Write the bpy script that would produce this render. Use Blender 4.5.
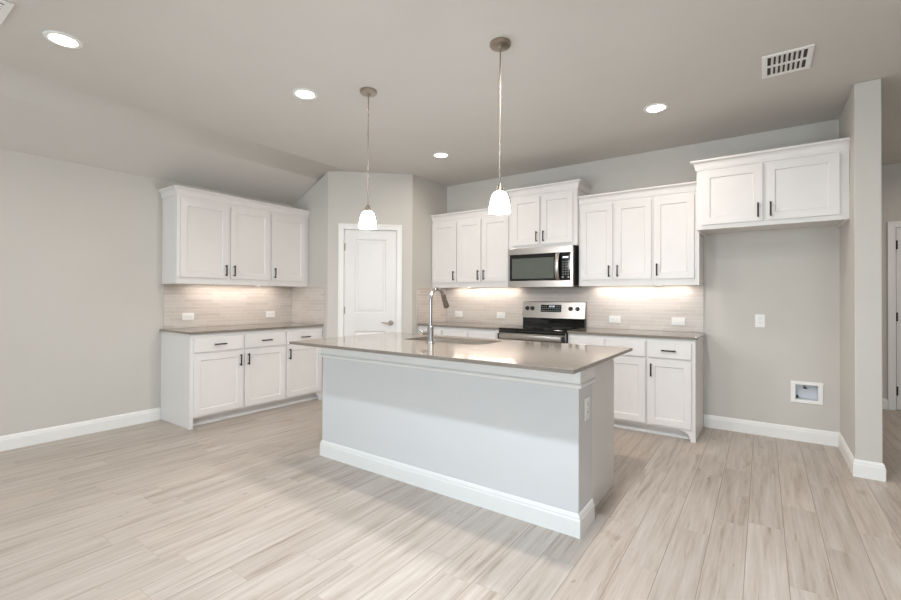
import bpy, bmesh, math, random
from mathutils import Vector, Matrix

for _o in list(bpy.data.objects):
    bpy.data.objects.remove(_o, do_unlink=True)
SC = bpy.context.scene
COL = SC.collection
R = math.radians
random.seed(4)

# ------------------------------------------------------------------ camera
cam_d = bpy.data.cameras.new('camera')
cam = bpy.data.objects.new('camera', cam_d)
COL.objects.link(cam)
yaw, pit, rol = R(35.149), R(0.465), R(0.241)
fw = Vector((-math.sin(yaw) * math.cos(pit), math.cos(yaw) * math.cos(pit), math.sin(pit)))
rt = Vector((math.cos(yaw), math.sin(yaw), 0))
up = rt.cross(fw)
r2 = rt * math.cos(rol) + up * math.sin(rol)
u2 = -rt * math.sin(rol) + up * math.cos(rol)
m = Matrix((r2, u2, -fw)).transposed().to_4x4()
m.translation = Vector((5.0045, -4.9733, 1.25))
cam.matrix_world = m
cam_d.sensor_width = 36
cam_d.lens = 443.77 / 901 * 36
cam_d.shift_y = -6.38 / 901
cam_d.clip_start = 0.05
SC.camera = cam

# ------------------------------------------------------------------ world, daylight, exposure
w = bpy.data.worlds.new('sky')
SC.world = w
w.use_nodes = True
w.node_tree.nodes['Background'].inputs[0].default_value = (0.80, 0.90, 1.0, 1)
w.node_tree.nodes['Background'].inputs[1].default_value = 0.4
SC.view_settings.view_transform = 'Standard'
SC.view_settings.look = 'None'
SC.view_settings.gamma = 1
SC.view_settings.use_curve_mapping = False
SC.view_settings.exposure = 0.21

DAY = (0.80, 0.92, 1.0)
WARM = (1.0, 0.875, 0.78)
NEUTRAL = (0.74, 0.87, 1.0)   # cooler tint of the added living area fill lights
P_WINDOW = 66      # watts of daylight per window
P_DOWN = 5.6         # watts per recessed ceiling light
P_LIVING_FILL = 6      # watts per added fill light of the open living area
DAY_TILT = 0      # degrees: overcast light bounced up off the bright ground outside
DOWN_SPREAD = 170
P_WALK = 18
P_NEAR = 42  # watts of the added fill light facing the island
P_PENDANT = 16
P_STRIP = 2.15


def area_lamp(name, loc, rot, sx, sy, power, color, shape='RECTANGLE', spread=180, parent=None):
    d = bpy.data.lights.new(name, 'AREA')
    d.shape = shape
    d.size = sx
    if shape in ('RECTANGLE', 'ELLIPSE'):
        d.size_y = sy
    d.energy = power
    d.color = color
    d.spread = R(spread)
    o = bpy.data.objects.new(name, d)
    COL.objects.link(o)
    o.location = loc
    o.rotation_euler = rot
    if parent:
        o.parent = parent
    return o


WINDOWS = [(1.0, 3.0), (3.7, 5.7), (6.4, 8.4)]       # rear wall openings, x ranges
WZ0, WZ1, YR = 0.35, 2.35, -9.0
for a, b in WINDOWS:
    area_lamp('daylight', ((a + b) / 2, YR - 0.35, (WZ0 + WZ1) / 2), (R(90 + DAY_TILT), 0, 0), b - a, WZ1 - WZ0, P_WINDOW, DAY)


# ------------------------------------------------------------------ materials
def srgb(r, g, b):
    f = lambda c: (c / 255) / 12.92 if c / 255 <= 0.04045 else ((c / 255 + 0.055) / 1.055) ** 2.4
    return (f(r), f(g), f(b), 1)


class NT:
    def __init__(s, name):
        s.m = bpy.data.materials.new(name)
        s.m.use_nodes = True
        s.t = s.m.node_tree
        s.b = s.t.nodes['Principled BSDF']

    def n(s, typ, **kw):
        x = s.t.nodes.new(typ)
        for k, v in kw.items():
            setattr(x, k, v)
        return x

    def link(s, a, b):
        s.t.links.new(a, b)

    def put(s, sock, v):
        if isinstance(v, bpy.types.NodeSocket):
            s.link(v, sock)
        elif v is not None:
            sock.default_value = v

    def math(s, op, a, b=None, c=None):
        x = s.n('ShaderNodeMath', operation=op)
        s.put(x.inputs[0], a)
        s.put(x.inputs[1], b)
        if c is not None:
            s.put(x.inputs[2], c)
        return x.outputs[0]

    def mix(s, f, a, b, mode='MIX'):
        x = s.n('ShaderNodeMix', data_type='RGBA', blend_type=mode)
        s.put(x.inputs[0], f)
        s.put(x.inputs[6], a)
        s.put(x.inputs[7], b)
        return x.outputs[2]

    def comb(s, x, y, z):
        c = s.n('ShaderNodeCombineXYZ')
        for i, v in enumerate((x, y, z)):
            s.put(c.inputs[i], v)
        return c.outputs[0]

    def xyz(s):
        tc = s.n('ShaderNodeTexCoord')
        sp = s.n('ShaderNodeSeparateXYZ')
        s.link(tc.outputs['Object'], sp.inputs[0])
        return tc.outputs['Object'], sp.outputs

    def noise(s, vec, scale, detail=2, rough=.5):
        x = s.n('ShaderNodeTexNoise')
        s.put(x.inputs['Vector'], vec)
        x.inputs['Scale'].default_value = scale
        x.inputs['Detail'].default_value = detail
        x.inputs['Roughness'].default_value = rough
        return x.outputs[0]

    def ramp(s, f, stops):
        x = s.n('ShaderNodeValToRGB')
        e = x.color_ramp.elements
        while len(e) < len(stops):
            e.new(0.5)
        for q, (p, c) in zip(e, stops):
            q.position = p
            q.color = c
        s.put(x.inputs[0], f)
        return x.outputs[0]

    def bump(s, h, strength, dist):
        x = s.n('ShaderNodeBump')
        x.inputs['Strength'].default_value = strength
        x.inputs['Distance'].default_value = dist
        s.put(x.inputs['Height'], h)
        s.link(x.outputs[0], s.b.inputs['Normal'])


def plain(name, col, rough=.5, metal=0, spec=.5, vary=0.0, scale=8, bump=0.0, bscale=300):
    k = NT(name)
    k.b.inputs['Roughness'].default_value = rough
    k.b.inputs['Metallic'].default_value = metal
    k.b.inputs['Specular IOR Level'].default_value = spec
    v, _ = k.xyz()
    f = k.noise(v, scale, 3)
    lo = tuple(c * (1 - vary) for c in col[:3]) + (1,)
    hi = tuple(min(1, c * (1 + vary)) for c in col[:3]) + (1,)
    k.put(k.b.inputs['Base Color'], k.ramp(f, [(.3, lo), (.7, hi)]))
    if bump:
        k.bump(k.noise(v, bscale, 2), bump, .002)
    return k.m


def steel(name, col, rough, axis=0, spread=.08):
    k = NT(name)
    v, o = k.xyz()
    s = [4, 4, 4]
    for i in range(3):
        if i != axis:
            s[i] = 500
    vec = k.comb(k.math('MULTIPLY', o[0], s[0]), k.math('MULTIPLY', o[1], s[1]), k.math('MULTIPLY', o[2], s[2]))
    f = k.noise(vec, 1, 2)
    k.put(k.b.inputs['Base Color'], k.ramp(f, [(.3, tuple(c * .93 for c in col[:3]) + (1,)), (.7, col)]))
    k.put(k.b.inputs['Roughness'], k.math('MULTIPLY_ADD', f, spread, rough))
    k.b.inputs['Metallic'].default_value = 1
    return k.m


def emit(name, col, strength, base=(.9, .9, .9, 1)):
    k = NT(name)
    k.b.inputs['Base Color'].default_value = base
    k.b.inputs['Emission Color'].default_value = col
    k.b.inputs['Emission Strength'].default_value = strength
    k.b.inputs['Roughness'].default_value = .4
    return k.m


def plank_floor():
    k = NT('wood_look_tile')
    W, L, X0 = .1622, .92, 4.61 - .1622 * 40
    v, o = k.xyz()
    u = k.math('DIVIDE', k.math('SUBTRACT', o[0], X0), W)
    i = k.math('FLOOR', u)
    fu = k.math('SUBTRACT', u, i)
    wn = k.n('ShaderNodeTexWhiteNoise', noise_dimensions='1D')
    k.put(wn.inputs['W'], k.math('MULTIPLY_ADD', i, 1.37, .31))
    t = k.math('ADD', k.math('DIVIDE', o[1], L), k.math('MULTIPLY', wn.outputs[0], 1.0))
    j = k.math('FLOOR', t)
    ft = k.math('SUBTRACT', t, j)
    w2 = k.n('ShaderNodeTexWhiteNoise', noise_dimensions='2D')
    k.put(w2.inputs['Vector'], k.comb(i, j, 0))
    rnd = w2.outputs[0]
    # distance to the nearest joint in metres
    du = k.math('MULTIPLY', k.math('MINIMUM', fu, k.math('SUBTRACT', 1.0, fu)), W)
    dt = k.math('MULTIPLY', k.math('MINIMUM', ft, k.math('SUBTRACT', 1.0, ft)), L)
    d = k.math('MINIMUM', du, dt)
    grout = k.math('LESS_THAN', d, .0014)
    # grain stretched along the plank, shifted per plank
    sh = k.math('MULTIPLY', rnd, 37.0)
    gx = k.math('ADD', k.math('MULTIPLY', o[0], 26), sh)
    gy = k.math('ADD', k.math('MULTIPLY', o[1], 1.7), sh)
    g1 = k.noise(k.comb(gx, gy, sh), 1.0, 5, .62)
    g2 = k.noise(k.comb(k.math('MULTIPLY', gx, 3.4), k.math('MULTIPLY', gy, 1.4), sh), 1.0, 3, .6)
    # knots and smoky patches
    kx = k.math('ADD', k.math('MULTIPLY', o[0], 7), sh)
    ky = k.math('ADD', k.math('MULTIPLY', o[1], 2.6), sh)
    g3 = k.noise(k.comb(kx, ky, sh), 1.0, 4, .6)
    base = k.ramp(g1, [(.26, srgb(157, 143, 130)), (.44, srgb(187, 176, 166)), (.74, srgb(205, 197, 189))])
    fine = k.ramp(g2, [(.35, (.86, .84, .82, 1)), (.6, (1, 1, 1, 1))])
    col = k.mix(.7, base, fine, 'MULTIPLY')
    knot = k.ramp(g3, [(.66, (1, 1, 1, 1)), (.80, (.66, .58, .50, 1))])
    col = k.mix(.85, col, knot, 'MULTIPLY')
    tint = k.ramp(rnd, [(0, (.91, .90, .89, 1)), (.35, (.96, .95, .94, 1)), (.7, (1, 1, 1, 1)), (1, (1.0, .97, .945, 1))])
    col = k.mix(1.0, col, tint, 'MULTIPLY')
    dash = k.noise(k.comb(k.math('ADD', k.math('MULTIPLY', o[0], 55), sh), k.math('ADD', k.math('MULTIPLY', o[1], 4.2), sh), sh), 1.0, 2, .5)
    col = k.mix(.8, col, k.ramp(dash, [(.69, (1, 1, 1, 1)), (.77, (.70, .62, .54, 1))]), 'MULTIPLY')
    eye = k.noise(k.comb(k.math('ADD', k.math('MULTIPLY', o[0], 30), sh), k.math('ADD', k.math('MULTIPLY', o[1], 13), sh), sh), 1.0, 1, .4)
    col = k.mix(.8, col, k.ramp(eye, [(.76, (1, 1, 1, 1)), (.83, (.60, .52, .45, 1))]), 'MULTIPLY')
    seam = k.math('LESS_THAN', du, .0017)
    col = k.mix(k.math('LESS_THAN', dt, .0016), col, srgb(176, 165, 152))
    col = k.mix(seam, col, srgb(150, 137, 123))
    k.put(k.b.inputs['Base Color'], col)
    k.put(k.b.inputs['Roughness'], k.math('MULTIPLY_ADD', g1, .2, .30))
    k.b.inputs['Specular IOR Level'].default_value = .4
    edge = k.math('MINIMUM', k.math('DIVIDE', d, .003), 1.0)
    k.bump(k.math('ADD', edge, k.math('MULTIPLY', g2, .15)), .35, .002)
    return k.m


def splash_tile(name, ax):
    """glossy thin beige tile laid in a running bond; ax = the horizontal axis of the wall it covers"""
    k = NT(name)
    v, o = k.xyz()
    H, L = .0382, .305
    r = k.math('DIVIDE', k.math('SUBTRACT', o[2], .914), H)
    i = k.math('FLOOR', r)
    fr = k.math('SUBTRACT', r, i)
    wn = k.n('ShaderNodeTexWhiteNoise', noise_dimensions='1D')
    k.put(wn.inputs['W'], k.math('MULTIPLY_ADD', i, 2.13, .7))
    t = k.math('ADD', k.math('DIVIDE', o[ax], L), wn.outputs[0])
    j = k.math('FLOOR', t)
    ft = k.math('SUBTRACT', t, j)
    w2 = k.n('ShaderNodeTexWhiteNoise', noise_dimensions='2D')
    k.put(w2.inputs['Vector'], k.comb(i, j, 0))
    rnd = w2.outputs[0]
    dr = k.math('MULTIPLY', k.math('MINIMUM', fr, k.math('SUBTRACT', 1.0, fr)), H)
    dt = k.math('MULTIPLY', k.math('MINIMUM', ft, k.math('SUBTRACT', 1.0, ft)), L)
    d = k.math('MINIMUM', dr, dt)
    g = k.math('LESS_THAN', d, .0014)
    streak = k.noise(k.comb(k.math('MULTIPLY', o[ax], 5), k.math('MULTIPLY', o[2], 160), rnd), 1, 3)
    col = k.ramp(rnd, [(0, srgb(203, 193, 184)), (.5, srgb(208, 199, 191)), (1, srgb(213, 205, 198))])
    col = k.mix(.5, col, k.ramp(streak, [(.35, (.88, .87, .86, 1)), (.65, (1, 1, 1, 1))]), 'MULTIPLY')
    col = k.mix(g, col, srgb(226, 220, 213))
    k.put(k.b.inputs['Base Color'], col)
    k.b.inputs['Roughness'].default_value = .22
    k.bump(k.math('MINIMUM', k.math('DIVIDE', d, .003), 1.0), .4, .0015)
    return k.m


def quartz():
    k = NT('taupe_quartz')
    v, o = k.xyz()
    f = k.noise(v, 260, 2, .7)
    f2 = k.noise(v, 30, 3, .6)
    c = k.ramp(f, [(.32, srgb(112, 104, 96)), (.5, srgb(132, 123, 113)), (.72, srgb(150, 141, 131))])
    c = k.mix(.35, c, k.ramp(f2, [(.3, (.82, .8, .78, 1)), (.7, (1, 1, 1, 1))]), 'MULTIPLY')
    k.put(k.b.inputs['Base Color'], c)
    k.b.inputs['Roughness'].default_value = .085
    k.b.inputs['Specular IOR Level'].default_value = .8
    return k.m


EM_SHADE = 34
M = dict(
    wall=plain('greige_wall_paint', srgb(205, 201, 194), .75, vary=.012, scale=2, bump=.12, bscale=240),
    ceil=plain('pale_ceiling_paint', srgb(212, 208, 202), .85, vary=.012, scale=2, bump=.15, bscale=160),
    island=plain('pale_island_paint', srgb(217, 217, 217), .6, vary=.01, scale=2, bump=.1, bscale=240),
    trim=plain('white_trim_paint', srgb(238, 237, 234), .4, vary=.01),
    cab=plain('white_cabinet_paint', srgb(228, 225, 222), .38, vary=.01),
    door=plain('white_door_paint', srgb(231, 229, 227), .42, vary=.01),
    floor=plank_floor(),
    tile_x=splash_tile('linear_tile_along_x', 0),
    tile_y=splash_tile('linear_tile_along_y', 1),
    quartz=quartz(),
    steel=steel('brushed_steel', (.50, .47, .44, 1), .27, 0),
    sink=steel('sink_steel', (.55, .50, .44, 1), .3, 0),
    chrome=steel('faucet_steel', (.46, .45, .44, 1), .18, 2),
    head=steel('dark_spray_head_steel', (.30, .27, .24, 1), .25, 2),
    nickel=steel('satin_nickel', (.44, .38, .32, 1), .24, 2),
    bronze=plain('dark_bronze', srgb(34, 28, 25), .42, metal=.3, vary=.05),
    black=plain('black_glass', srgb(14, 14, 15), .06, spec=.6),
    glass=plain('tinted_oven_glass', srgb(88, 92, 86), .10, spec=.7),
    dark=plain('dark_plastic', srgb(30, 29, 28), .45),
    plastic=plain('white_plastic', srgb(242, 241, 238), .35),
    slot=plain('outlet_slot', srgb(90, 86, 80), .6),
    duct=plain('duct_interior', srgb(66, 62, 58), .8),
    liner=plain('grey_plastic_liner', srgb(214, 218, 222), .4),
    mark=plain('pale_print', srgb(190, 196, 190), .5),
    shade=emit('lit_opal_glass', (.87, .95, 1, 1), EM_SHADE),
    lens=emit('lit_downlight_lens', (1, .95, .87, 1), 14),
    strip=emit('lit_strip_lens', (1, .90, .76, 1), 2.2),
    digits=emit('lit_digits', (.7, .85, 1, 1), .8),
)


# ------------------------------------------------------------------ mesh helpers
class MB:
    def __init__(s):
        s.bm = bmesh.new()

    def box(s, x0, x1, y0, y1, z0, z1, bev=0.0, seg=2):
        x0, x1 = sorted((x0, x1)); y0, y1 = sorted((y0, y1)); z0, z1 = sorted((z0, z1))
        r = bmesh.ops.create_cube(s.bm, size=1)
        vs = r['verts']
        for v in vs:
            v.co = Vector((x0 + (v.co.x + .5) * (x1 - x0), y0 + (v.co.y + .5) * (y1 - y0), z0 + (v.co.z + .5) * (z1 - z0)))
        if bev:
            es = list({e for v in vs for e in v.link_edges})
            bmesh.ops.bevel(s.bm, geom=es, offset=bev, segments=seg, profile=.5, affect='EDGES')
        return s

    def prism(s, pts, axis, a, b):
        """extrude a 2D polygon along an axis: 'x' pts=(y,z), 'y' pts=(x,z), 'z' pts=(x,y)"""
        def mk(p, t):
            return {'x': (t, p[0], p[1]), 'y': (p[0], t, p[1]), 'z': (p[0], p[1], t)}[axis]
        A = [s.bm.verts.new(mk(p, a)) for p in pts]
        B = [s.bm.verts.new(mk(p, b)) for p in pts]
        s.bm.faces.new(A)
        s.bm.faces.new(B[::-1])
        n = len(pts)
        for i in range(n):
            s.bm.faces.new((A[i], B[i], B[(i + 1) % n], A[(i + 1) % n]))
        return s

    def tube(s, path, rad, seg=16, cap=True):
        path = [Vector(p) for p in path]
        rads = rad if isinstance(rad, (list, tuple)) else [rad] * len(path)
        rings = []
        prev = None
        for i, p in enumerate(path):
            a = path[max(i - 1, 0)]
            b = path[min(i + 1, len(path) - 1)]
            t = (b - a).normalized()
            if prev is None:
                ref = Vector((0, 0, 1)) if abs(t.z) < .9 else Vector((1, 0, 0))
                n = t.cross(ref).normalized()
            else:
                n = (prev - t * prev.dot(t)).normalized()
            prev = n
            bn = t.cross(n)
            rings.append([s.bm.verts.new(p + (n * math.cos(2 * math.pi * k / seg) + bn * math.sin(2 * math.pi * k / seg)) * rads[i]) for k in range(seg)])
        for A, B in zip(rings, rings[1:]):
            for k in range(seg):
                s.bm.faces.new((A[k], A[(k + 1) % seg], B[(k + 1) % seg], B[k]))
        if cap:
            s.bm.faces.new(rings[0][::-1])
            s.bm.faces.new(rings[-1])
        return s

    def lathe(s, prof, c=(0, 0, 0), seg=32, closed=False):
        """profile of (radius, z) about a vertical axis"""
        rings = []
        for r, z in prof:
            if r < 1e-6:
                rings.append([s.bm.verts.new((c[0], c[1], c[2] + z))])
            else:
                rings.append([s.bm.verts.new((c[0] + r * math.cos(2 * math.pi * k / seg), c[1] + r * math.sin(2 * math.pi * k / seg), c[2] + z)) for k in range(seg)])
        pairs = list(zip(rings, rings[1:]))
        if closed:
            pairs.append((rings[-1], rings[0]))
        for A, B in pairs:
            for k in range(seg):
                k2 = (k + 1) % seg
                if len(A) == 1 and len(B) == 1:
                    continue
                if len(A) == 1:
                    s.bm.faces.new((A[0], B[k2], B[k]))
                elif len(B) == 1:
                    s.bm.faces.new((A[k], A[k2], B[0]))
                else:
                    s.bm.faces.new((A[k], A[k2], B[k2], B[k]))
        return s

    def sweep(s, path, prof):
        """mitred sweep of a profile (out, z) along a plan polyline; out = to the right of travel"""
        P = [Vector((p[0], p[1])) for p in path]
        def nrm(a, b):
            d = (b - a).normalized()
            return Vector((d.y, -d.x))
        rings = []
        for i, p in enumerate(P):
            if i == 0:
                o = nrm(P[0], P[1])
            elif i == len(P) - 1:
                o = nrm(P[-2], P[-1])
            else:
                n1, n2 = nrm(P[i - 1], p), nrm(p, P[i + 1])
                o = (n1 + n2) / (1 + n1.dot(n2))
            rings.append([s.bm.verts.new((p.x + o.x * q[0], p.y + o.y * q[0], q[1])) for q in prof])
        n = len(prof)
        for A, B in zip(rings, rings[1:]):
            for k in range(n):
                s.bm.faces.new((A[k], A[(k + 1) % n], B[(k + 1) % n], B[k]))
        s.bm.faces.new(rings[0])
        s.bm.faces.new(rings[-1][::-1])
        return s

    def panel_front(s, x0, x1, z0, z1, yb, t, panels, slope=.007, depth=.008, raised=0.0):
        """a slab whose front (facing -y, at yb - t) has rectangular recessed panels stacked in z"""
        bm = s.bm
        yf = yb - t
        V = lambda x, y, z: bm.verts.new((x, y, z))
        def q(a, b, c, d):
            bm.faces.new([V(*a), V(*b), V(*c), V(*d)])
        # back and sides
        q((x0, yb, z0), (x0, yb, z1), (x1, yb, z1), (x1, yb, z0))
        q((x0, yf, z0), (x0, yf, z1), (x0, yb, z1), (x0, yb, z0))
        q((x1, yf, z0), (x1, yb, z0), (x1, yb, z1), (x1, yf, z1))
        q((x0, yf, z1), (x1, yf, z1), (x1, yb, z1), (x0, yb, z1))
        q((x0, yf, z0), (x0, yb, z0), (x1, yb, z0), (x1, yf, z0))
        zc = z0
        for (a, b, c, d) in sorted(panels, key=lambda p: p[2]):
            q((x0, yf, zc), (x1, yf, zc), (x1, yf, c), (x0, yf, c))
            q((x0, yf, c), (a, yf, c), (a, yf, d), (x0, yf, d))
            q((b, yf, c), (x1, yf, c), (x1, yf, d), (b, yf, d))
            rects = [(a, b, c, d, yf), (a + slope, b - slope, c + slope, d - slope, yf + depth)]
            if raised:
                k = slope + .012
                rects.append((a + k, b - k, c + k, d - k, yf + depth))
                k2 = k + .022
                rects.append((a + k2, b - k2, c + k2, d - k2, yf + depth - raised))
            for r1, r2_ in zip(rects, rects[1:]):
                A = [(r1[0], r1[4], r1[2]), (r1[1], r1[4], r1[2]), (r1[1], r1[4], r1[3]), (r1[0], r1[4], r1[3])]
                B = [(r2_[0], r2_[4], r2_[2]), (r2_[1], r2_[4], r2_[2]), (r2_[1], r2_[4], r2_[3]), (r2_[0], r2_[4], r2_[3])]
                for k in range(4):
                    q(A[k], A[(k + 1) % 4], B[(k + 1) % 4], B[k])
            e = rects[-1]
            q((e[0], e[4], e[2]), (e[1], e[4], e[2]), (e[1], e[4], e[3]), (e[0], e[4], e[3]))
            zc = d
        q((x0, yf, zc), (x1, yf, zc), (x1, yf, z1), (x0, yf, z1))
        return s

    def mesh(s, name, mat, smooth=False):
        bmesh.ops.remove_doubles(s.bm, verts=s.bm.verts, dist=1e-6)
        bmesh.ops.recalc_face_normals(s.bm, faces=s.bm.faces)
        me = bpy.data.meshes.new(name)
        if smooth:
            for f in s.bm.faces:
                f.smooth = True
            for e in s.bm.edges:
                if len(e.link_faces) == 2 and e.calc_face_angle(0) > R(38):
                    e.smooth = False
        s.bm.to_mesh(me)
        s.bm.free()
        me.materials.append(mat)
        return me

    def build(s, name, mat, parent=None, smooth=False, loc=None, rot=None):
        o = bpy.data.objects.new(name, s.mesh(name, mat, smooth))
        COL.objects.link(o)
        if parent:
            o.parent = parent
        if loc:
            o.location = loc
        if rot:
            o.rotation_euler = rot
        return o


def tag(o, label=None, cat=None, group=None, kind=None):
    if label: o['label'] = label
    if cat: o['category'] = cat
    if group: o['group'] = group
    if kind: o['kind'] = kind
    return o


def thing(name, label, cat, loc=(0, 0, 0), rz=0, group=None):
    o = bpy.data.objects.new(name, None)
    o.empty_display_size = .1
    COL.objects.link(o)
    o.location = loc
    o.rotation_euler = (0, 0, rz)
    return tag(o, label, cat, group)


def struct(mb, name, mat, label=None, parent=None, cat=None):
    o = mb.build(name, mat, parent)
    o['kind'] = 'structure'
    if label: o['label'] = label
    if cat: o['category'] = cat
    return o


# ------------------------------------------------------------------ main dimensions (metres)
YL, YP = -2.974, -1.442            # free end of the left run; pantry side wall
XP, XQ, YQ = .698, 1.4365, -.737   # pantry corner points
ZC, ZL = 2.782, 2.436              # flat ceiling, low edge of the sloped strip
XW, YW, TW = 5.536, -.756, .141    # wing wall
XR = 4.528                         # end of the range wall cabinets
CT, CB = .914, .893                # counter top and underside
ZU = 1.373
XE = 9.2                           # far wall of the open room
YH = 2.0                           # hall wall

# ------------------------------------------------------------------ room shell
struct(MB().box(-.12, XE + .12, YR - .12, YH + .12, -.1, 0), 'floor', M['floor'], 'floor of pale wood-look plank tiles', cat='floor')
sl_ = (ZC - ZL) / .67
crease = []
for i in range(21):      # plaster eased over the fold between the slope and the flat
    q = i / 20
    p0, p1, p2 = (.67 - .16, ZC - .16 * sl_), (.67, ZC), (.67 + .20, ZC)
    crease.append(tuple((1 - q) ** 2 * a + 2 * q * (1 - q) * b + q * q * c for a, b, c in zip(p0, p1, p2)))
ceil = MB().prism([(-.12, ZL - .062), (0, ZL)] + crease + [(XE + .12, ZC), (XE + .12, ZC + .12), (-.12, ZC + .12)], 'y', YR - .12, YH + .12)
o = struct(ceil, 'ceiling', M['ceil'], 'greige ceiling with a sloped strip over one wall', cat='ceiling')
struct(MB().box(-.12, 0, YR - .12, YH + .12, 0, ZL - .002), 'wall_left', M['wall'], 'greige wall behind the shorter cabinet run', cat='wall')

for f in o.data.polygons:
    f.use_smooth = f.normal.z < -.3 and -.16 < f.center.x - .67 < .20

# back wall with the recess for the water box
hx0, hx1, hz0, hz1 = 5.236, 5.396, .362, .498
wb = MB()
wb.box(XQ - .1, hx0, 0, .14, 0, ZC - .002).box(hx1, XW, 0, .14, 0, ZC - .002)
wb.box(hx0, hx1, 0, .14, 0, hz0).box(hx0, hx1, 0, .14, hz1, ZC - .002)
struct(wb, 'wall_back', M['wall'], 'greige wall behind the range and the empty fridge alcove', cat='wall')
struct(MB().box(XW, XW + TW, YW, YH, 0, ZC - .002, .004), 'wall_wing', M['wall'], 'narrow greige wing wall beside the fridge alcove', cat='wall')
struct(MB().box(-.12, XE, YH, YH + .12, 0, ZC - .002), 'wall_hall', M['wall'], 'greige hall wall beyond the wing wall', cat='wall')
struct(MB().box(XE, XE + .12, YR - .12, YH + .12, 0, ZC - .002), 'wall_right', M['wall'], 'greige wall across the open room', cat='wall')
wr = MB()
xs = [0] + [v for ab in WINDOWS for v in ab] + [XE]
for i in range(0, len(xs), 2):
    wr.box(xs[i], xs[i + 1], YR - .12, YR, 0, ZC - .002)
for a, b in WINDOWS:
    wr.box(a, b, YR - .12, YR, 0, WZ0).box(a, b, YR - .12, YR, WZ1, ZC - .002)
struct(wr, 'wall_rear', M['wall'], 'greige wall with three tall windows', cat='wall')
for n, (a, b) in enumerate(WINDOWS, 1):
    f = MB()
    for x0, x1, z0, z1 in ((a, a + .06, WZ0, WZ1), (b - .06, b, WZ0, WZ1), (a + .06, b - .06, WZ0, WZ0 + .06), (a + .06, b - .06, WZ1 - .06, WZ1), ((a + b) / 2 - .03, (a + b) / 2 + .03, WZ0 + .06, WZ1 - .06)):
        f.box(x0, x1, YR - .09, YR - .03, z0, z1)
    struct(f, 'window_%d' % n, M['trim'], 'tall white framed window', cat='window')

# pantry walls: side, angled front with the door opening, end
ps = MB().prism([(0, YP), (XP, YP), (XP + .02, YP + .1), (0, YP + .1)], 'z', 0, ZC - .01)
# the top follows the sloped ceiling: cut by lowering the verts over the slope
for v in ps.bm.verts:
    if v.co.z > 1 and v.co.x < .01:
        v.co.z = ZL
struct(ps, 'wall_pantry_side', M['wall'], 'pantry wall meeting the shorter cabinet run under the sloped ceiling', cat='wall')
A, B = Vector((XP, YP)), Vector((XQ, YQ))
LD = (B - A).length
ang = math.atan2(B.y - A.y, B.x - A.x)
s0, s1, dh = .188, .832, 2.078       # opening
pf = MB().box(0, s0, 0, .1, 0, ZC - .002).box(s1, LD, 0, .1, 0, ZC - .002).box(s0, s1, 0, .1, dh, ZC - .002)
o = struct(pf, 'wall_pantry_front', M['wall'], 'angled greige pantry wall holding the white door', cat='wall')
o.location = (A.x, A.y, 0); o.rotation_euler = (0, 0, ang)
pe = MB().prism([(XQ, YQ), (XQ, 0), (XQ - .1, 0), (XQ - .1, YQ - .04)], 'z', 0, ZC - .002)
struct(pe, 'wall_pantry_end', M['wall'], 'pantry wall meeting the range wall cabinets', cat='wall')

# baseboards
BB = [(0, 0), (.014, 0), (.014, .086), (.0105, .095), (.0105, .103), (.005, .116), (0, .120)]
struct(MB().sweep([(0, YR), (0, YL - .002)], BB), 'baseboard_left', M['trim'], 'white baseboard along the bare wall', cat='baseboard')
bb = MB().sweep([(XR + .002, 0), (XW, 0), (XW, YW), (XW + TW, YW), (XW + TW, YH)], BB)
struct(bb, 'baseboard_back', M['trim'], 'white baseboard around the fridge alcove and wing wall', cat='baseboard')
struct(MB().sweep([(XW + TW + .016, YH), (6.168, YH)], BB), 'baseboard_hall', M['trim'], 'white baseboard in the hall', cat='baseboard')

# door casings
def casing(mb, x0, x1, zt, wd, y=0, t=.016):
    for a, b, c, d in ((x0 - wd, x0, 0, zt + wd), (x1, x1 + wd, 0, zt + wd), (x0, x1, zt, zt + wd)):
        mb.box(a, b, y - t, y, c, d, .003)
    mb.box(x0 - wd - .004, x0 - wd + .014, y - t - .006, y, 0, zt + wd + .004, .002)
    mb.box(x1 + wd - .014, x1 + wd + .004, y - t - .006, y, 0, zt + wd + .004, .002)
    mb.box(x0 - wd + .014, x1 + wd - .014, y - t - .006, y, zt + wd - .014, zt + wd + .004, .002)
    return mb


c = casing(MB(), s0, s1, dh, .058)
c.box(s0, s0 + .006, 0, .1, 0, dh).box(s1 - .006, s1, 0, .1, 0, dh).box(s0 + .006, s1 - .006, 0, .1, dh - .006, dh)
o = struct(c, 'trim_1', M['trim'], 'white casing around the pantry door', cat='door trim')
o.location = (A.x, A.y, 0); o.rotation_euler = (0, 0, ang)


def hinge(parent, x, y, z):
    MB().tube([(x, y, z - .045), (x, y, z + .045)], .006, 10).box(x - .012, x + .012, y + .003, y + .006, z - .044, z + .044).build('hinge', M['nickel'], parent)


d1 = bpy.data.objects.new('door_1', None)
COL.objects.link(d1)
d1.location = (A.x, A.y, 0); d1.rotation_euler = (0, 0, ang)
tag(d1, 'white two-panel pantry door with nickel lever', 'door', kind='structure')
a0, a1 = s0 + .008, s1 - .008
pl = MB().panel_front(a0, a1, .012, dh - .009, .055, .04, [(a0 + .125, a1 - .125, .24, .83), (a0 + .125, a1 - .125, 1.05, 1.955)], .010, .010, .007)
pl.build('slab', M['door'], d1)
for z in (.22, 1.085, 1.86):
    hinge(d1, a0 + .002, .010, z)
lv = MB()
hx = a1 - .062
lv.tube([(hx, .016, .93), (hx, .004, .93)], .032, 24).tube([(hx, .005, .93), (hx, -.045, .93)], .010, 12)
lv.tube([(hx, -.042, .93), (hx - .03, -.044, .93), (hx - .075, -.042, .932), (hx - .115, -.040, .936)], [.011, .010, .008, .007], 12)
lv.build('lever_handle', M['nickel'], d1, True)
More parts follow.
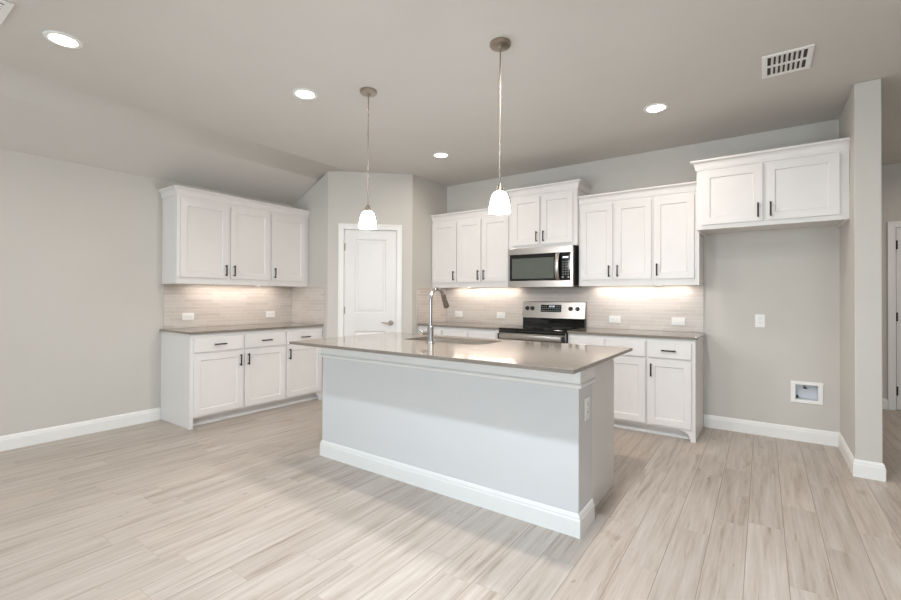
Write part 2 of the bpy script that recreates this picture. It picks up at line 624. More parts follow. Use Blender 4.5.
MB().box(a1 - .0035, a1 + .0005, .016, .040, .895, .965).build('strike_plate', M['nickel'], d1)

# hall door
d2x = 6.232
o = struct(casing(MB(), d2x - .006, d2x + .78, 2.06, .062, YH), 'trim_2', M['trim'], 'white casing around the hall door', cat='door trim')
d2 = bpy.data.objects.new('door_2', None)
COL.objects.link(d2)
d2.location = (d2x, YH, 0)
tag(d2, 'white hall door beyond the wing wall', 'door', kind='structure')
MB().panel_front(0, .772, .012, 2.052, -.001, .009, [(.12, .652, .24, .83), (.12, .652, 1.05, 1.94)], .006, .005, .003).build('slab', M['door'], d2)
for z in (.22, 1.05, 1.86):
    MB().tube([(.004, -.014, z - .05), (.004, -.014, z + .05)], .007, 10).build('hinge', M['bronze'], d2)
hk = MB().tube([(.71, -.010, .93), (.71, -.022, .93)], .03, 20).tube([(.71, -.02, .93), (.71, -.06, .93)], .01, 12).tube([(.71, -.057, .93), (.6, -.055, .935)], .009, 12)
hk.build('lever_handle', M['bronze'], d2, True)

# tiled backsplashes
sp = MB().box(0.001, .010, YL + .02, YP - .001, CT + .001, ZU + .03)
tag(sp.build('backsplash', M['tile_y']), 'beige linear tile backsplash behind the shorter counter', 'backsplash')
sp = MB().box(.0105, .652, YP - .010, YP - .001, CT + .001, ZU + .001)
tag(sp.build('backsplash', M['tile_x']), 'beige tile return on the pantry wall beside the shorter counter', 'backsplash')
sp = MB().box(XQ + .0115, XR + .002, -.010, -.001, CT + .001, ZU + .03)
tag(sp.build('backsplash', M['tile_x']), 'long beige linear tile backsplash behind the range', 'backsplash')
sp = MB().box(XQ + .001, XQ + .010, -.648, -.002, CT + .001, ZU + .001)
tag(sp.build('backsplash', M['tile_y']), 'beige tile return on the pantry end wall near the faucet', 'backsplash')


# ------------------------------------------------------------------ cabinets
def pull_mesh(vert):
    mb = MB()
    h = .059
    if vert:
        mb.box(-.0062, .0062, -.035, -.025, -h, h, .003)
        for z in (-h + .012, h - .012):
            mb.box(-.0045, .0045, -.027, 0, z - .0055, z + .0055, .0015)
    else:
        mb.box(-h, h, -.035, -.025, -.0062, .0062, .003)
        for x in (-h + .012, h - .012):
            mb.box(x - .0055, x + .0055, -.027, 0, -.0045, .0045, .0015)
    return mb.mesh('pull', M['bronze'], True)


PULL = {True: pull_mesh(True), False: pull_mesh(False)}


def pull(parent, x, y, z, vert):
    o = bpy.data.objects.new('handle', PULL[vert])
    COL.objects.link(o)
    o.parent = parent
    o.location = (x, y, z)
    return o


DT = .020


def shaker(parent, x0, x1, z0, z1, yf, side, at):
    """a recessed-panel door; side = edge the pull is near, at = 'top' or 'bottom'"""
    st = .058
    d = MB().panel_front(x0, x1, z0, z1, yf - .0005, DT, [(x0 + st, x1 - st, z0 + st, z1 - st)], .006, .009).build('door', M['cab'], parent)
    px = x0 + .030 if side == 'l' else x1 - .030
    pz = z0 + .085 if at == 'bottom' else z1 - .092
    pull(d, px, yf - DT - .0005, pz, True)
    return d


def drawer(parent, x0, x1, z0, z1, yf):
    d = MB().box(x0, x1, yf - DT - .0005, yf - .0005, z0, z1, .003).build('drawer', M['cab'], parent)
    pull(d, (x0 + x1) / 2, yf - DT - .0005, (z0 + z1) / 2, False)
    return d


def upper_cabinet(label, group, loc, rz, W, z0, z1, D, doors, dz0, dz1, name='wall_cabinet'):
    t = thing(name, label, 'cabinet', loc, rz, group)
    b = MB()
    e = .001
    b.box(e, .018, -D + .02, -.001, z0, z1).box(W - .018, W - e, -D + .02, -.001, z0, z1)
    b.box(.018, W - .018, -D + .02, -.001, z0 + .028, z0 + .046).box(.018, W - .018, -D + .02, -.001, z1 - .018, z1)
    b.box(.018, W - .018, -.013, -.001, z0 + .046, z1 - .018)
    b.box(e, W - e, -D, -D + .02, z0, z1)
    b.build('body', M['cab'], t)
    for x0, x1, s in doors:
        shaker(t, x0, x1, dz0, dz1, -D, s, 'bottom')
    return t


def base_cabinet(label, group, loc, rz, W, D, doors, name='base_cabinet', foot_l=False, foot_r=False, z1=CB - .001, drawers=True):
    t = thing(name, label, 'cabinet', loc, rz, group)
    e = .001
    rz0 = .092
    b = MB()
    b.box(e, .018, -D + .02, -.001, 0 if foot_l else rz0, z1).box(W - .018, W - e, -D + .02, -.001, 0 if foot_r else rz0, z1)
    b.box(.018, W - .018, -D + .02, -.001, rz0, rz0 + .018).box(.018, W - .018, -.013, -.001, rz0 + .018, z1)
    b.box(e, W - e, -D, -D + .02, rz0, z1)
    b.build('body', M['cab'], t)
    k = MB().box(.018 if foot_l else e, W - .018 if foot_r else W - e, -D + .10, -D + .085, .001, rz0 - .001)
    k.prism([(-D + .085, .001), (-D + .073, .001), (-D + .076, .012), (-D + .085, .018)], 'x', .018 if foot_l else e, W - .018 if foot_r else W - e)
    k.build('toe_kick', M['cab'], t)
    if foot_l:
        MB().box(e, .034, -D, -D + .02, 0, rz0 - .001).build('foot', M['cab'], t)
    for flag, x, sgn in ((foot_r, W - e, -1),):
        if flag:
            pts = [(x, .0), (x + sgn * .036, 0)]
            for i in range(9):
                a = math.pi / 2 * i / 8
                pts.append((x + sgn * (.040 + .085 * (1 - math.cos(a))), .006 + (rz0 - .007) * math.sin(a)))
            pts.append((x, rz0 - .001))
            MB().prism(pts, 'y', -D, -D + .02).build('foot', M['cab'], t)
    for x0, x1, s in doors:
        if drawers:
            drawer(t, x0, x1, .714, .852, -D)
            shaker(t, x0, x1, .112, .694, -D, s, 'top')
        else:
            shaker(t, x0, x1, .112, .852, -D, s, 'top')
    return t


UD, BD = .325, .61
UPZ1 = 2.27
# left run (faces +x): local x runs along +y from the free end
rl = R(90)
gL, gU = 'base cabinets under the shorter counter', 'wall cabinets above the shorter counter'
base_cabinet('two-door two-drawer base cabinet at the free end of the shorter counter', gL, (0, YL, 0), rl, 1.017, BD, [(.033, .509, 'r'), (.534, 1.006, 'l')], foot_l=True)
base_cabinet('single-door base cabinet under the shorter counter beside the pantry corner', gL, (0, YL + 1.017, 0), rl, .514, BD, [(.010, .487, 'l')], foot_r=True)
upper_cabinet('two-door white wall cabinet above the bare end of the shorter counter', gU, (0, YL, 0), rl, 1.002, ZU, UPZ1, UD, [(.028, .503, 'r'), (.532, .988, 'l')], 1.437, 2.205)
upper_cabinet('single-door white wall cabinet tucked against the pantry side wall', gU, (0, YL + 1.002, 0), rl, .529, ZU, UPZ1, UD, [(.016, .470, 'l')], 1.437, 2.205)

# range wall, pantry side
gB, gV = 'base cabinets along the range wall', 'wall cabinets along the range wall'
XA0, XRG0, XRG1 = XQ + .001, 2.621, 3.391
base_cabinet('single-door base cabinet in the corner by the pantry end wall', gB, (XA0, 0, 0), 0, .385, BD, [(.022, .376, 'r')])
base_cabinet('two-door base cabinet just left of the range', gB, (XA0 + .385, 0, 0), 0, XRG0 - XA0 - .385, BD, [(.011, .366, 'r'), (.386, .74, 'l')])
upper_cabinet('single-door wall cabinet in the corner by the pantry end wall', gV, (XA0, 0, 0), 0, .402, ZU, UPZ1, UD, [(.010, .391, 'r')], 1.437, 2.205)
upper_cabinet('two-door wall cabinet between corner cabinet and microwave, behind a pendant', gV, (XA0 + .402, 0, 0), 0, 2.615 - XA0 - .402, ZU, UPZ1, UD, [(.010, .352, 'r'), (.375, .727, 'l')], 1.437, 2.205)
# microwave cabinet
upper_cabinet('taller two-door wall cabinet directly above the microwave', gV, (2.615, 0, 0), 0, .787, 1.808, 2.435, UD + .048, [(.030, .366, 'r'), (.388, .742, 'l')], 1.842, 2.375)
# range wall, alcove side
upper_cabinet('two-door wall cabinet right of the microwave', gV, (3.402, 0, 0), 0, .733, ZU, UPZ1, UD, [(.024, .352, 'r'), (.376, .718, 'l')], 1.437, 2.205)
upper_cabinet('single-door wall cabinet beside the fridge alcove, end of the row', gV, (4.135, 0, 0), 0, XR - 4.135 - .001, ZU, UPZ1, UD, [(.008, .352, 'l')], 1.437, 2.205)
base_cabinet('two-door base cabinet just right of the range', gB, (XRG1, 0, 0), 0, .741, BD, [(.026, .361, 'r'), (.385, .732, 'l')])
base_cabinet('single-door base cabinet with footed end beside the fridge alcove', gB, (XRG1 + .741, 0, 0), 0, XR - XRG1 - .741, BD, [(.014, .363, 'l')], foot_r=True)
# over the alcove
upper_cabinet('wide deep two-door cabinet over the empty fridge alcove', gV, (XR + .001, 0, 0), 0, XW - XR - .002, 1.847, 2.395, .557, [(.044, .474, 'r'), (.497, .947, 'l')], 1.885, 2.345)

# crown mouldings
def crown_prof(zb, zt):
    h = zt - zb
    p = [(.0005, zb), (.008, zb), (.010, zb + .012)]
    for i in range(7):
        a = math.pi / 2 * i / 6
        p.append((.012 + .026 * (1 - math.cos(a)), zb + .016 + (h - .034) * math.sin(a)))
    p += [(.042, zt - .014), (.042, zt), (-.004, zt), (-.004, UPZ1 if False else zb + h - .02), (.0005, zb + h - .021)]
    return p


def crown(path, zb, zt, ztop, label, ret=None):
    tag(MB().sweep(path, crown_prof(zb, zt)).build('crown_molding', M['cab']), label, 'crown molding', 'white crown moldings on the wall cabinets')


crown([(.002, YL), (UD, YL), (UD, YP - .002)], UPZ1 - .030, 2.323, UPZ1, 'white crown molding on the wall cabinets over the shorter counter')
crown([(XQ + .002, -UD), (2.613, -UD)], UPZ1 - .030, 2.323, UPZ1, 'white crown molding between the pantry end wall and the microwave cabinet')
crown([(2.615, -.002), (2.615, -UD - .048), (3.402, -UD - .048), (3.402, -.002)], 2.407, 2.492, 2.435, 'raised white crown molding wrapping the microwave cabinet')
crown([(3.404, -UD), (XR - .002, -UD)], UPZ1 - .030, 2.323, UPZ1, 'white crown molding between the microwave cabinet and fridge cabinet')
crown([(XR + .001, -.002), (XR + .001, -.557), (XW - .002, -.557)], 2.362, 2.447, 2.395, 'white crown molding on the deep cabinet over the fridge alcove')


# counters
def counter(pts, label, bev=.004):
    mb = MB().prism(pts, 'z', CB, CT)
    bmesh.ops.recalc_face_normals(mb.bm, faces=mb.bm.faces)
    bmesh.ops.bevel(mb.bm, geom=[e for e in mb.bm.edges], offset=bev, segments=2, affect='EDGES', profile=.5)
    return tag(mb.build('countertop', M['quartz']), label, 'countertop', 'taupe quartz countertops')


counter([(.001, YL - .02), (.645, YL - .02), (.645, YP - .012), (.001, YP - .012)], 'shorter taupe countertop between bare wall and pantry')
counter([(XQ + .012, -.001), (XQ + .012, -.645), (XRG0 - .004, -.645), (XRG0 - .004, -.001)], 'taupe countertop in the corner between pantry and range')
counter([(XRG1 + .003, -.001), (XRG1 + .003, -.645), (XR + .02, -.645), (XR + .02, -.001)], 'taupe countertop right of the range beside the fridge alcove')


# ------------------------------------------------------------------ under cabinet lights
def strip_light(label, loc, rz, L):
    t = thing('under_cabinet_light', label, 'light', loc, rz, 'under cabinet strip lights')
    MB().box(-L / 2, L / 2, -.018, .018, -.014, 0, .003).build('housing', M['plastic'], t)
    MB().box(-L / 2 + .01, L / 2 - .01, -.012, .012, -.017, -.0145).build('lens', M['strip'], t)
    area_lamp('strip_lamp', (0, 0, -.020), (0, 0, 0), L - .03, .022, P_STRIP * L, WARM, parent=t)


zs = ZU + .0275
strip_light('lit strip light under the wall cabinets over the shorter counter', (.13, -2.22, zs), rl, 1.0)
strip_light('lit strip light under the cabinets between pantry and microwave', (2.08, -.085, zs), 0, .96)
strip_light('lit strip light under the cabinets right of the microwave', (3.955, -.085, zs), 0, .96)

# ------------------------------------------------------------------ range
rg = thing('range', 'stainless electric range with black glass cooktop', 'range', (XRG0 + .004, 0, 0))
RW = XRG1 - XRG0 - .008
b = MB().box(.001, RW - .001, -.640, -.03, .02, .895)
for x in (.05, RW - .05):
    for y in (-.60, -.09):
        b.tube([(x, y, 0.001), (x, y, .03)], .018, 10)
b.build('body', M['dark'], rg)
MB().box(0, RW, -.662, -.075, .896, .918, .004).build('cooktop', M['black'], rg)
for bx, by, br in ((.2, -.50, .11), (.56, -.50, .09), (.2, -.24, .085), (.56, -.24, .10)):
    MB().lathe([(br, 0), (br, .0006), (br - .004, .0006), (br - .004, 0)], (bx, by, .9182), 40, True).build('burner_ring', M['slot'], rg)
MB().box(0, RW, -.666, -.6625, .900, .916, .001).build('front_trim', M['black'], rg)
# back guard: black lower riser, sloped steel fascia
g = MB().prism([(-.074, .919), (-.012, .919), (-.012, 1.012), (-.074, 1.012)], 'x', .004, RW - .004)
g.build('riser', M['black'], rg)
bg = MB().prism([(-.088, 1.013), (-.012, 1.013), (-.012, 1.204), (-.056, 1.204), (-.062, 1.198)], 'x', 0, RW)
bgo = bg.build('backguard', M['steel'], rg)
sl = Vector((0, .024, .167)).normalized()
nl = Vector((0, -.99, .14)).normalized()
def on_guard(x, t, off=0):
    p = Vector((x, -.088, 1.013)) + sl * t + nl * off
    return p
for x in (.065, .130, RW - .165, RW - .085):
    c0 = on_guard(x, .110, .0005)
    k = MB().tube([c0, c0 + nl * .006], .030, 24)
    kn = k.build('knob_skirt', M['steel'], rg, True)
    MB().tube([c0 + nl * .0062, c0 + nl * .012, c0 + nl * .030], [.025, .024, .019], 24).box(c0.x - .003, c0.x + .003, c0.y - .040, c0.y - .028, c0.z - .012, c0.z + .018, .001).build('knob', M['dark'], rg, True)
dp = MB()
pa = [on_guard(.235, .070, .0006), on_guard(RW - .275, .070, .0006), on_guard(RW - .275, .155, .0006), on_guard(.235, .155, .0006)]
vs = [dp.bm.verts.new(p) for p in pa] + [dp.bm.verts.new(p + nl * .003) for p in pa]
for f in ((0, 1, 2, 3), (7, 6, 5, 4), (0, 4, 5, 1), (1, 5, 6, 2), (2, 6, 7, 3), (3, 7, 4, 0)):
    dp.bm.faces.new([vs[i] for i in f])
dpo = dp.build('display_panel', M['black'], rg)
cl = MB()
for i in range(4):
    x = .345 + i * .016 + (.006 if i > 1 else 0)
    c0 = on_guard(x, .134, .0045)
    for dx, dz, ww, hh in ((0, .010, .005, .001), (0, 0, .005, .001), (0, -.010, .005, .001), (.005, .005, .001, .005), (-.005, .005, .001, .005), (.005, -.005, .001, .005), (-.005, -.005, .001, .005)):
        cl.box(c0.x + dx - ww, c0.x + dx + ww, c0.y - .0004, c0.y + .0004, c0.z + dz - hh, c0.z + dz + hh)
cl.build('clock_digits', M['digits'], dpo)
for i in range(10):
    for j in range(3):
        if j == 2 and 3 <= i <= 6:
            continue
        c0 = on_guard(.252 + i * .0262, (.084 + j * .025), .0042)
        MB().box(c0.x - .007, c0.x + .007, c0.y - .0004, c0.y + .0004, c0.z - .002, c0.z + .002).build('button', M['mark'], dpo)
# oven door and drawer
od = MB().panel_front(.004, RW - .004, .255, .892, -.641, .028, [(.10, RW - .10, .36, .70)], .004, .004).build('oven_door', M['steel'], rg)
MB().box(.106, RW - .106, -.668, -.6655, .366, .694).build('window', M['black'], od)
MB().box(.004, RW - .004, -.6715, -.6695, .866, .891).build('vent_slot', M['black'], od)
MB().box(.004, RW - .004, -.6715, -.6695, .760, .796).build('shadow_band', M['black'], od)  # black strip across the door just below the handle
hd = MB()
hd.box(.030, RW - .030, -.722, -.702, .802, .856, .009, 3)
for x in (.045, RW - .045):
    hd.box(x - .013, x + .013, -.706, -.6697, .812, .844, .003)
hd.build('handle', M['steel'], od, True)
for x in (.016, RW - .016):
    MB().box(x - .010, x + .010, -.712, -.6697, .800, .860, .004).build('handle_bracket', M['dark'], od)
dr = MB().box(.004, RW - .004, -.668, -.641, .060, .248, .004).build('storage_drawer', M['steel'], rg)

# ------------------------------------------------------------------ microwave
MX0, MX1, MZ0, MZ1, MY = 2.621, 3.378, 1.364, 1.805, -.445
mw = thing('microwave', 'stainless over-the-range microwave with black window', 'microwave', (MX0, 0, MZ0))
W_, H_ = MX1 - MX0, MZ1 - MZ0
MB().box(0, W_, MY + .035, -.012, .012, H_, .002).build('body', M['dark'], mw)
MB().box(.03, W_ - .03, MY + .06, -.08, .004, .0115).build('bottom_vent', M['dark'], mw)
fr = MB()
za, zb_ = .072, H_ - .074
fr.box(0, W_, MY, MY + .034, 0, za, .003).box(0, W_, MY, MY + .034, zb_, H_, .003)
fr.box(0, .018, MY, MY + .034, za, zb_, .001).box(W_ - .026, W_, MY, MY + .034, za, zb_, .001)
fr.build('steel_frame', M['steel'], mw)
xd = .826 * W_
dm = MB().panel_front(.0185, xd, za + .0005, zb_ - .0005, MY + .033, .031, [(.045, xd - .075, za + .020, zb_ - .040)], .003, .003).build('door', M['black'], mw)
MB().box(.0485, xd - .0785, MY + .0028, MY + .0047, za + .0235, zb_ - .0435).build('window', M['glass'], dm)
mk = MB()
for i, ww in enumerate((.014, .010, .014, .008)):
    mk.box(.066 + i * .018, .066 + i * .018 + ww, MY + .0018, MY + .0026, za + .034, za + .042)
mk.build('badge_mark', M['slot'], dm)
hp = []
for i in range(13):
    t_ = i / 12
    hp.append((xd - .030, MY - .004 - .040 * math.sin(math.pi * t_) ** .6, za + .004 + t_ * (zb_ - za - .008)))
hm = MB().tube(hp, .011, 14)
for v in hm.bm.verts:
    v.co.x = xd - .030 + (v.co.x - xd + .030) * 2.0
hm.build('handle', M['steel'], dm, True)
cp = MB().box(xd + .001, W_ - .0265, MY + .002, MY + .033, za + .0005, zb_ - .0005).build('control_panel', M['black'], mw)
cx0, cx1 = xd + .012, W_ - .034
MB().box(cx0 + .010, cx1 - .014, MY + .0008, MY + .0018, zb_ - .060, zb_ - .044).build('display', M['digits'], cp)
for r_ in range(6):
    for c_ in range(3):
        x = cx0 + (cx1 - cx0) * (c_ + .5) / 3
        z = za + .062 + r_ * .027
        MB().box(x - .0055, x + .0055, MY + .0008, MY + .0018, z - .003, z + .003).build('button', M['mark'], cp)
for x in (cx0 + .012, cx1 - .012):
    MB().box(x - .008, x + .008, MY + .0008, MY + .0018, za + .026, za + .038).build('button', M['mark'], cp)


# ------------------------------------------------------------------ outlets
def outlet(label, loc, rz, vert=False, style='duplex', W=None):
    t = thing('electrical_outlet', label, 'outlet', loc, rz, 'white wall outlets and switches')
    w_, h_ = (.060, .038) if not vert else (.038, .060)
    if W: w_ = W
    MB().box(-w_, w_, -.006, 0, -h_, h_, .0025).build('cover_plate', M['plastic'], t)
    if style == 'duplex':
        for k in (-1, 1):
            cx, cz = (k * .021, 0) if not vert else (0, k * .021)
            rc = MB().box(cx - .0155, cx + .0155, -.0085, -.0055, cz - .0155, cz + .0155, .002).build('receptacle', M['plastic'], t)
            s = MB()
            for q in (-.006, .006):
                if vert:
                    s.box(cx + q - .001, cx + q + .001, -.0092, -.0086, cz - .001, cz + .008)
                else:
                    s.box(cx - .001, cx + .008, -.0092, -.0086, cz + q - .001, cz + q + .001)
            s.build('slots', M['slot'], rc)
    else:
        n = 2 if style == 'double_switch' else 1
        for k in range(n):
            cx = 0 if n == 1 else (k - .5) * .046
            MB().box(cx - .032 if n == 1 else cx - .0165, cx + .032 if n == 1 else cx + .0165, -.0095, -.0055, -.0165 if not vert else -.032, .0165 if not vert else .032, .002).build('rocker', M['plastic'], t)
    return t


ts = .0103
outlet('white outlet plate low on the tile near the bare wall end', (ts, -2.722, 1.033), rl)
outlet('white outlet plate on tile of the shorter counter toward the pantry', (ts, -1.760, 1.032), rl)
outlet('white outlet plate on the tile behind the faucet', (1.648, -ts, 1.024), 0)
outlet('white outlet plate on the tile just left of the range', (2.294, -ts, 1.022), 0)
outlet('white outlet plate on the tile just right of the range', (3.692, -ts, 1.019), 0)
outlet('white wall plate on the tile nearest the fridge alcove', (4.309, -ts, 1.018), 0, style='switch')
outlet('upright white outlet plate on the bare fridge alcove wall', (4.982, -.001, 1.045), 0, True)
outlet('upright white outlet plate on the island end', (4.2155, -2.556, .645), rl, True)

# water box in the alcove wall
wx = thing('water_supply_box', 'white recessed water supply box low on the fridge alcove wall', 'water box', (5.316, 0, .430))
f = MB()
fx, fz, ix, iz = .111, .094, .078, .066
f.box(-fx, fx, -.010, -.0005, iz, fz, .002).box(-fx, fx, -.010, -.0005, -fz, -iz, .002)
f.box(-fx, -ix, -.010, -.0005, -iz, iz, .002).box(ix, fx, -.010, -.0005, -iz, iz, .002)
f.build('frame', M['plastic'], wx)
l = MB()
l.box(-ix, ix, .075, .078, -iz, iz).box(-ix, -ix + .003, 0, .075, -iz, iz).box(ix - .003, ix, 0, .075, -iz, iz)
l.box(-ix + .003, ix - .003, 0, .075, iz - .003, iz).box(-ix + .003, ix - .003, 0, .075, -iz, -iz + .003)
l.build('liner', M['liner'], wx)
v = MB().tube([(-.01, .04, iz - .003), (-.01, .04, iz - .04)], .008, 12).tube([(-.01, .04, iz - .03), (-.01, .012, iz - .03)], .006, 12)
v.build('valve', M['nickel'], wx, True)
MB().box(-.024, .004, .006, .012, iz - .036, iz - .024, .002).build('valve_handle', M['dark'], wx)
MB().tube([(-ix + .016, .074, -iz + .016), (-ix + .016, .050, -iz + .016)], .009, 12).build('drain_plug', M['dark'], wx)

# ------------------------------------------------------------------ island
IX0, IX1, IY0, IY1 = 2.100, 4.284, -2.947, -1.810      # counter
KX0, KX1, KY0, KY1 = 2.160, 4.215, -2.682, -2.455      # knee wall
isl = thing('kitchen_island', 'long white kitchen island with overhanging taupe top', 'island', (0, 0, 0))
kw = MB().box(KX0, KX1, KY0, KY1, 0, CB - .001)
kw.build('knee_wall', M['island'], isl)
IB = [(.0002, .0005)] + BB[1:-1] + [(.0002, .120)]
MB().sweep([(KX0, KY1), (KX0, KY0), (KX1, KY0), (KX1, KY1)], IB).build('baseboard', M['trim'], isl)
TP = [(.0002, .776), (.014, .776), (.020, .782), (.022, .792), (.018, .798), (.013, .802), (.013, CB - .002), (.0002, CB - .002)]
MB().sweep([(KX0, KY1), (KX0, KY0), (KX1, KY0), (KX1, KY1)], TP).build('apron_trim', M['trim'], isl)
PY1 = -1.897
ib = MB()
for x0, x1 in ((KX0 + .030, KX0 + .048), (KX1 - .048, KX1 - .030)):
    ib.box(x0, x1, KY1 + .001, PY1, .001, CB - .001)
ib.box(KX0 + .049, KX1 - .049, KY1 + .001, PY1 - .02, .092, .110)
ib.build('end_panels', M['cab'], isl)
fx_ = MB()
fx_.box(KX0 + .049, KX1 - .049, PY1 - .0195, PY1 - .0005, .092, .112).box(KX0 + .049, KX1 - .049, PY1 - .0195, PY1 - .0005, .856, CB - .001)
for x in (KX0 + .049, KX1 - .089):
    fx_.box(x, x + .04, PY1 - .0195, PY1 - .0005, .112, .856)
fx_.build('face_frame', M['cab'], isl)
MB().box(KX0 + .049, KX1 - .049, PY1 - .09, PY1 - .075, .001, .091).build('toe_kick', M['cab'], isl)
nd = 5
wd = (KX1 - KX0 - .12) / nd
piv = bpy.data.objects.new('cabinet_front', None)
COL.objects.link(piv)
piv.parent = isl
piv.location = (KX1 - .06, PY1, 0)
piv.rotation_euler = (0, 0, math.pi)
for i in range(nd):
    shaker(piv, i * wd + .008, (i + 1) * wd - .008, .112, .856, 0, 'r' if i % 2 == 0 else 'l', 'top')

# island counter with the sink cut-out
SX0, SX1, SY0, SY1, SR = 2.655, 3.375, -2.305, -1.930, .05


def rrect(x0, x1, y0, y1, r, n=6):
    pts = []
    for cx, cy, a0 in ((x1 - r, y1 - r, 0), (x0 + r, y1 - r, 90), (x0 + r, y0 + r, 180), (x1 - r, y0 + r, 270)):
        for i in range(n + 1):
            a = R(a0 + 90 * i / n)
            pts.append((cx + r * math.cos(a), cy + r * math.sin(a)))
    return pts


ic = MB()
hole = rrect(SX0, SX1, SY0, SY1, SR)
outer = []
for p in hole:        # project the hole points to the outer edge to get matching rings
    cx, cy = (SX0 + SX1) / 2, (SY0 + SY1) / 2
    outer.append(p)
bm = ic.bm
def ring(pts, z):
    return [bm.verts.new((p[0], p[1], z)) for p in pts]
ht, hb = ring(hole, CT), ring(hole, CB)
corn = [(IX1, IY1), (IX0, IY1), (IX0, IY0), (IX1, IY0)]
ct_, cb_ = ring(corn, CT), ring(corn, CB)
n = 7
def cap(h, c):
    for q in range(4):
        seg = [h[(q * n + i) % 28] for i in range(n)]
        for i in range(n - 1):
            bm.faces.new((c[q], seg[i + 1], seg[i]))
        nx = h[((q + 1) * n) % 28]
        bm.faces.new((c[q], c[(q + 1) % 4], nx, seg[-1]))
cap(ht, ct_)
cap(hb, cb_)
for i in range(28):
    bm.faces.new((ht[i], ht[(i + 1) % 28], hb[(i + 1) % 28], hb[i]))
oe = []
for i in range(4):
    bm.faces.new((ct_[i], cb_[i], cb_[(i + 1) % 4], ct_[(i + 1) % 4]))
bmesh.ops.recalc_face_normals(bm, faces=bm.faces)
ce = [e for e in bm.edges if all(v in ct_ + cb_ for v in e.verts)]
bmesh.ops.bevel(bm, geom=ce, offset=.003, segments=2, affect='EDGES', profile=.5)
tag(ic.build('countertop', M['quartz']), 'large taupe island countertop with sink cut-out and faucet', 'countertop', 'taupe quartz countertops')

# undermount sink
sk = thing('kitchen_sink', 'stainless undermount sink sunk in the island countertop', 'sink', ((SX0 + SX1) / 2, (SY0 + SY1) / 2, .689))
hw, hh_ = (SX1 - SX0) / 2, (SY1 - SY0) / 2
b = MB()
lev = [(.006, .2025, .05), (-.004, .2025, .05), (-.006, .190, .05), (-.012, .03, .05), (-.03, .008, .05), (-.06, .003, .04)]
rings = []
for off, z, r_ in lev:
    rings.append([b.bm.verts.new((p[0], p[1], z)) for p in rrect(-hw - off, hw + off, -hh_ - off, hh_ + off, r_)])
for A_, B_ in zip(rings, rings[1:]):
    for i in range(28):
        b.bm.faces.new((A_[i], A_[(i + 1) % 28], B_[(i + 1) % 28], B_[i]))
b.bm.faces.new(rings[-1])
bo = b.build('bowl', M['sink'], sk, True)
sm = bo.modifiers.new('thick', 'SOLIDIFY'); sm.thickness = .0015; sm.offset = 0
MB().lathe([(0, .0045), (.03, .0045), (.045, .006), (.045, .0045), (.02, .0040)], (0, .02, 0), 28).build('drain', M['chrome'], sk, True)

# faucet
fc = thing('faucet', 'tall brushed steel pull-down faucet behind the island sink', 'faucet', (3.005, -2.385, CT))
MB().lathe([(0, .0005), (.030, .0005), (.030, .006), (.026, .012), (.0245, .014), (.0245, .115), (.021, .122), (0, .122)], seg=28).build('base', M['chrome'], fc, True)
pth = [(0, 0, .122), (0, 0, .20), (0, 0, .318)]
cxr = .080
for i in range(1, 17):
    a = math.pi - (math.pi - R(30)) * i / 16
    pth.append((0, cxr + cxr * math.cos(a), .318 + cxr * math.sin(a)))
MB().tube(pth, .0118, 18).build('spout', M['chrome'], fc, True)
e0 = Vector(pth[-1]); e1 = Vector(pth[-2])
dv = (e0 - e1).normalized()
dv = (dv + Vector((0, .02, -.25))).normalized()
MB().tube([e0 - dv * .004, e0 + dv * .02, e0 + dv * .07, e0 + dv * .105, e0 + dv * .112], [.0150, .0185, .0205, .0235, .021], 20).build('spray_head', M['head'], fc, True)
lh = MB().tube([(-.020, 0, .070), (-.066, 0, .070)], .0165, 18).tube([(-.060, 0, .070), (-.078, -.003, .074), (-.098, -.005, .082)], [.012, .008, .007], 12)
lh.build('lever', M['chrome'], fc, True)


# ------------------------------------------------------------------ ceiling fittings
def pendant(label, x, y):
    t = thing('pendant_light', label, 'pendant light', (x, y, ZC), 0, 'glass pendant lights over the island')
    MB().lathe([(0, -.001), (.064, -.001), (.064, -.016), (.058, -.022), (.020, -.026), (.012, -.040), (0, -.040)], seg=36).build('canopy', M['nickel'], t, True)
    MB().tube([(0, 0, -.038), (0, 0, -.865)], .0042, 10).build('rod', M['nickel'], t, True)
    for z in (-.32, -.60):
        MB().tube([(0, 0, z - .012), (0, 0, z + .012)], .0062, 12).build('rod_coupling', M['nickel'], t, True)
    MB().lathe([(0, -.850), (.010, -.852), (.019, -.872), (.025, -.890), (.025, -.899), (0, -.899)], seg=28).build('socket_cap', M['nickel'], t, True)
    pr = [(.022, -.8975), (.034, -.902), (.045, -.918), (.053, -.943), (.059, -.972), (.063, -1.001), (.064, -1.022)]
    pr2 = [(r_ - .003, z) for r_, z in reversed(pr)]
    MB().lathe(pr + pr2, seg=36, closed=True).build('shade', M['shade'], t, True)
    MB().lathe([(0, -.900), (.012, -.902), (.013, -.93), (.025, -.960), (.025, -.975), (.016, -.992), (0, -.997)], seg=20).build('bulb', M['lens'], t, True)
    d = bpy.data.lights.new('pendant_lamp', 'POINT')
    d.energy = P_PENDANT
    d.color = (1, .98, .96)
    d.shadow_soft_size = .045
    o = bpy.data.objects.new('pendant_lamp', d)
    COL.objects.link(o)
    o.parent = t
    o.location = (0, 0, -1.06)


pendant('nickel pendant with lit white glass shade in front of the pantry door', 2.608, -2.640)
pendant('nickel pendant with lit white glass shade in front of the range wall cabinets', 3.712, -2.628)


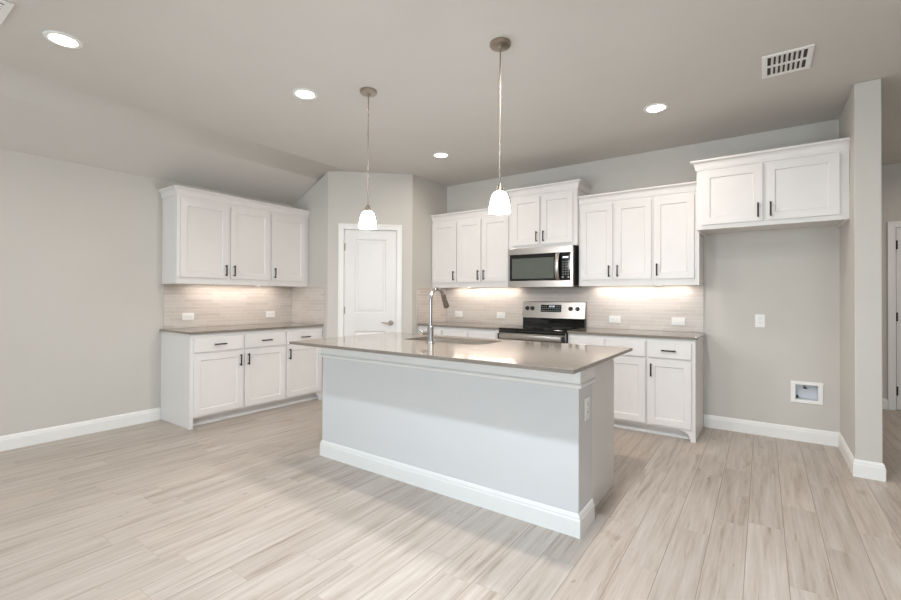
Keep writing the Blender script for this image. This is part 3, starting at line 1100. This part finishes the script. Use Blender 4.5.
def downlight(label, x, y, power=P_DOWN, color=WARM):
    t = thing('ceiling_light', label, 'ceiling light', (x, y, ZC), 0, 'recessed ceiling lights')
    MB().lathe([(.066, -.0005), (.092, -.0005), (.090, -.006), (.070, -.009), (.066, -.006)], seg=40, closed=True).build('trim_ring', M['plastic'], t, True)
    MB().lathe([(0, -.0015), (.064, -.0015), (.064, -.004), (0, -.004)], seg=36).build('lens', M['lens'], t, True)
    area_lamp('downlight_lamp', (0, 0, -.012), (0, 0, 0), .13, .13, power, color, 'DISK', DOWN_SPREAD, t)


downlight('lit recessed ceiling light in front of the sloped ceiling over the bare wall', 1.585, -4.15)
downlight('lit recessed ceiling light near the island end facing the shorter counter', 2.180, -2.878)
downlight('lit recessed ceiling light between the pantry and range wall', 2.173, -1.140)
downlight('lit recessed ceiling light near the fridge alcove cabinet', 4.302, -1.113)
downlight('lit recessed ceiling light over the walkway between island and wing wall', 4.302, -2.878, P_WALK)
downlight('lit recessed ceiling light in the living area facing the island', 4.302, -4.15, P_NEAR, NEUTRAL)  # added cool fill, in place of daylight from the viewer's side
for x, y in ((1.6, -6.6), (4.4, -6.6), (7.2, -6.6), (7.2, -4.0)):
    downlight('lit recessed ceiling light in the open living area', x, y, P_LIVING_FILL, NEUTRAL)  # added out of view as general fill for the room


downlight('lit recessed ceiling light in the hall beyond the wing wall', 7.1, .7, 12)  # added out of view to brighten the hall wall


def vent(label, x0, x1, y0, y1, nx=8):
    t = thing('ceiling_vent', label, 'air vent', ((x0 + x1) / 2, (y0 + y1) / 2, ZC), 0, 'white ceiling air vents')
    a, b_ = (x1 - x0) / 2, (y1 - y0) / 2
    bw = .030
    f = MB()
    z0, z1 = -.010, -.0008
    f.box(-a, a, -b_, -b_ + bw, z0, z1, .003).box(-a, a, b_ - bw, b_, z0, z1, .003)
    f.box(-a, -a + bw, -b_ + bw, b_ - bw, z0, z1, .001).box(a - bw, a, -b_ + bw, b_ - bw, z0, z1, .001)
    f.build('frame', M['plastic'], t)
    MB().box(-a + bw, a - bw, -b_ + bw, b_ - bw, -.003, -.001).build('backing', M['duct'], t)
    s = MB()
    n_ = nx
    st = (2 * a - 2 * bw) / n_
    for i in range(1, n_):
        x = -a + bw + i * st
        s.prism([(x - .007, -.0092), (x + .004, -.0035), (x + .007, -.0040), (x - .004, -.0098)], 'y', -b_ + bw, b_ - bw)
    for y in (.0,):
        s.box(-a + bw, a - bw, y - .011, y + .011, -.0098, -.0040)
    s.build('louvers', M['plastic'], t)


vent('white louvered air vent in the ceiling in front of the wing wall', 5.0, 5.262, -1.556, -1.222)
vent('white air vent cropped by the picture corner above the bare wall', 1.50, 1.79, -4.76, -4.40)
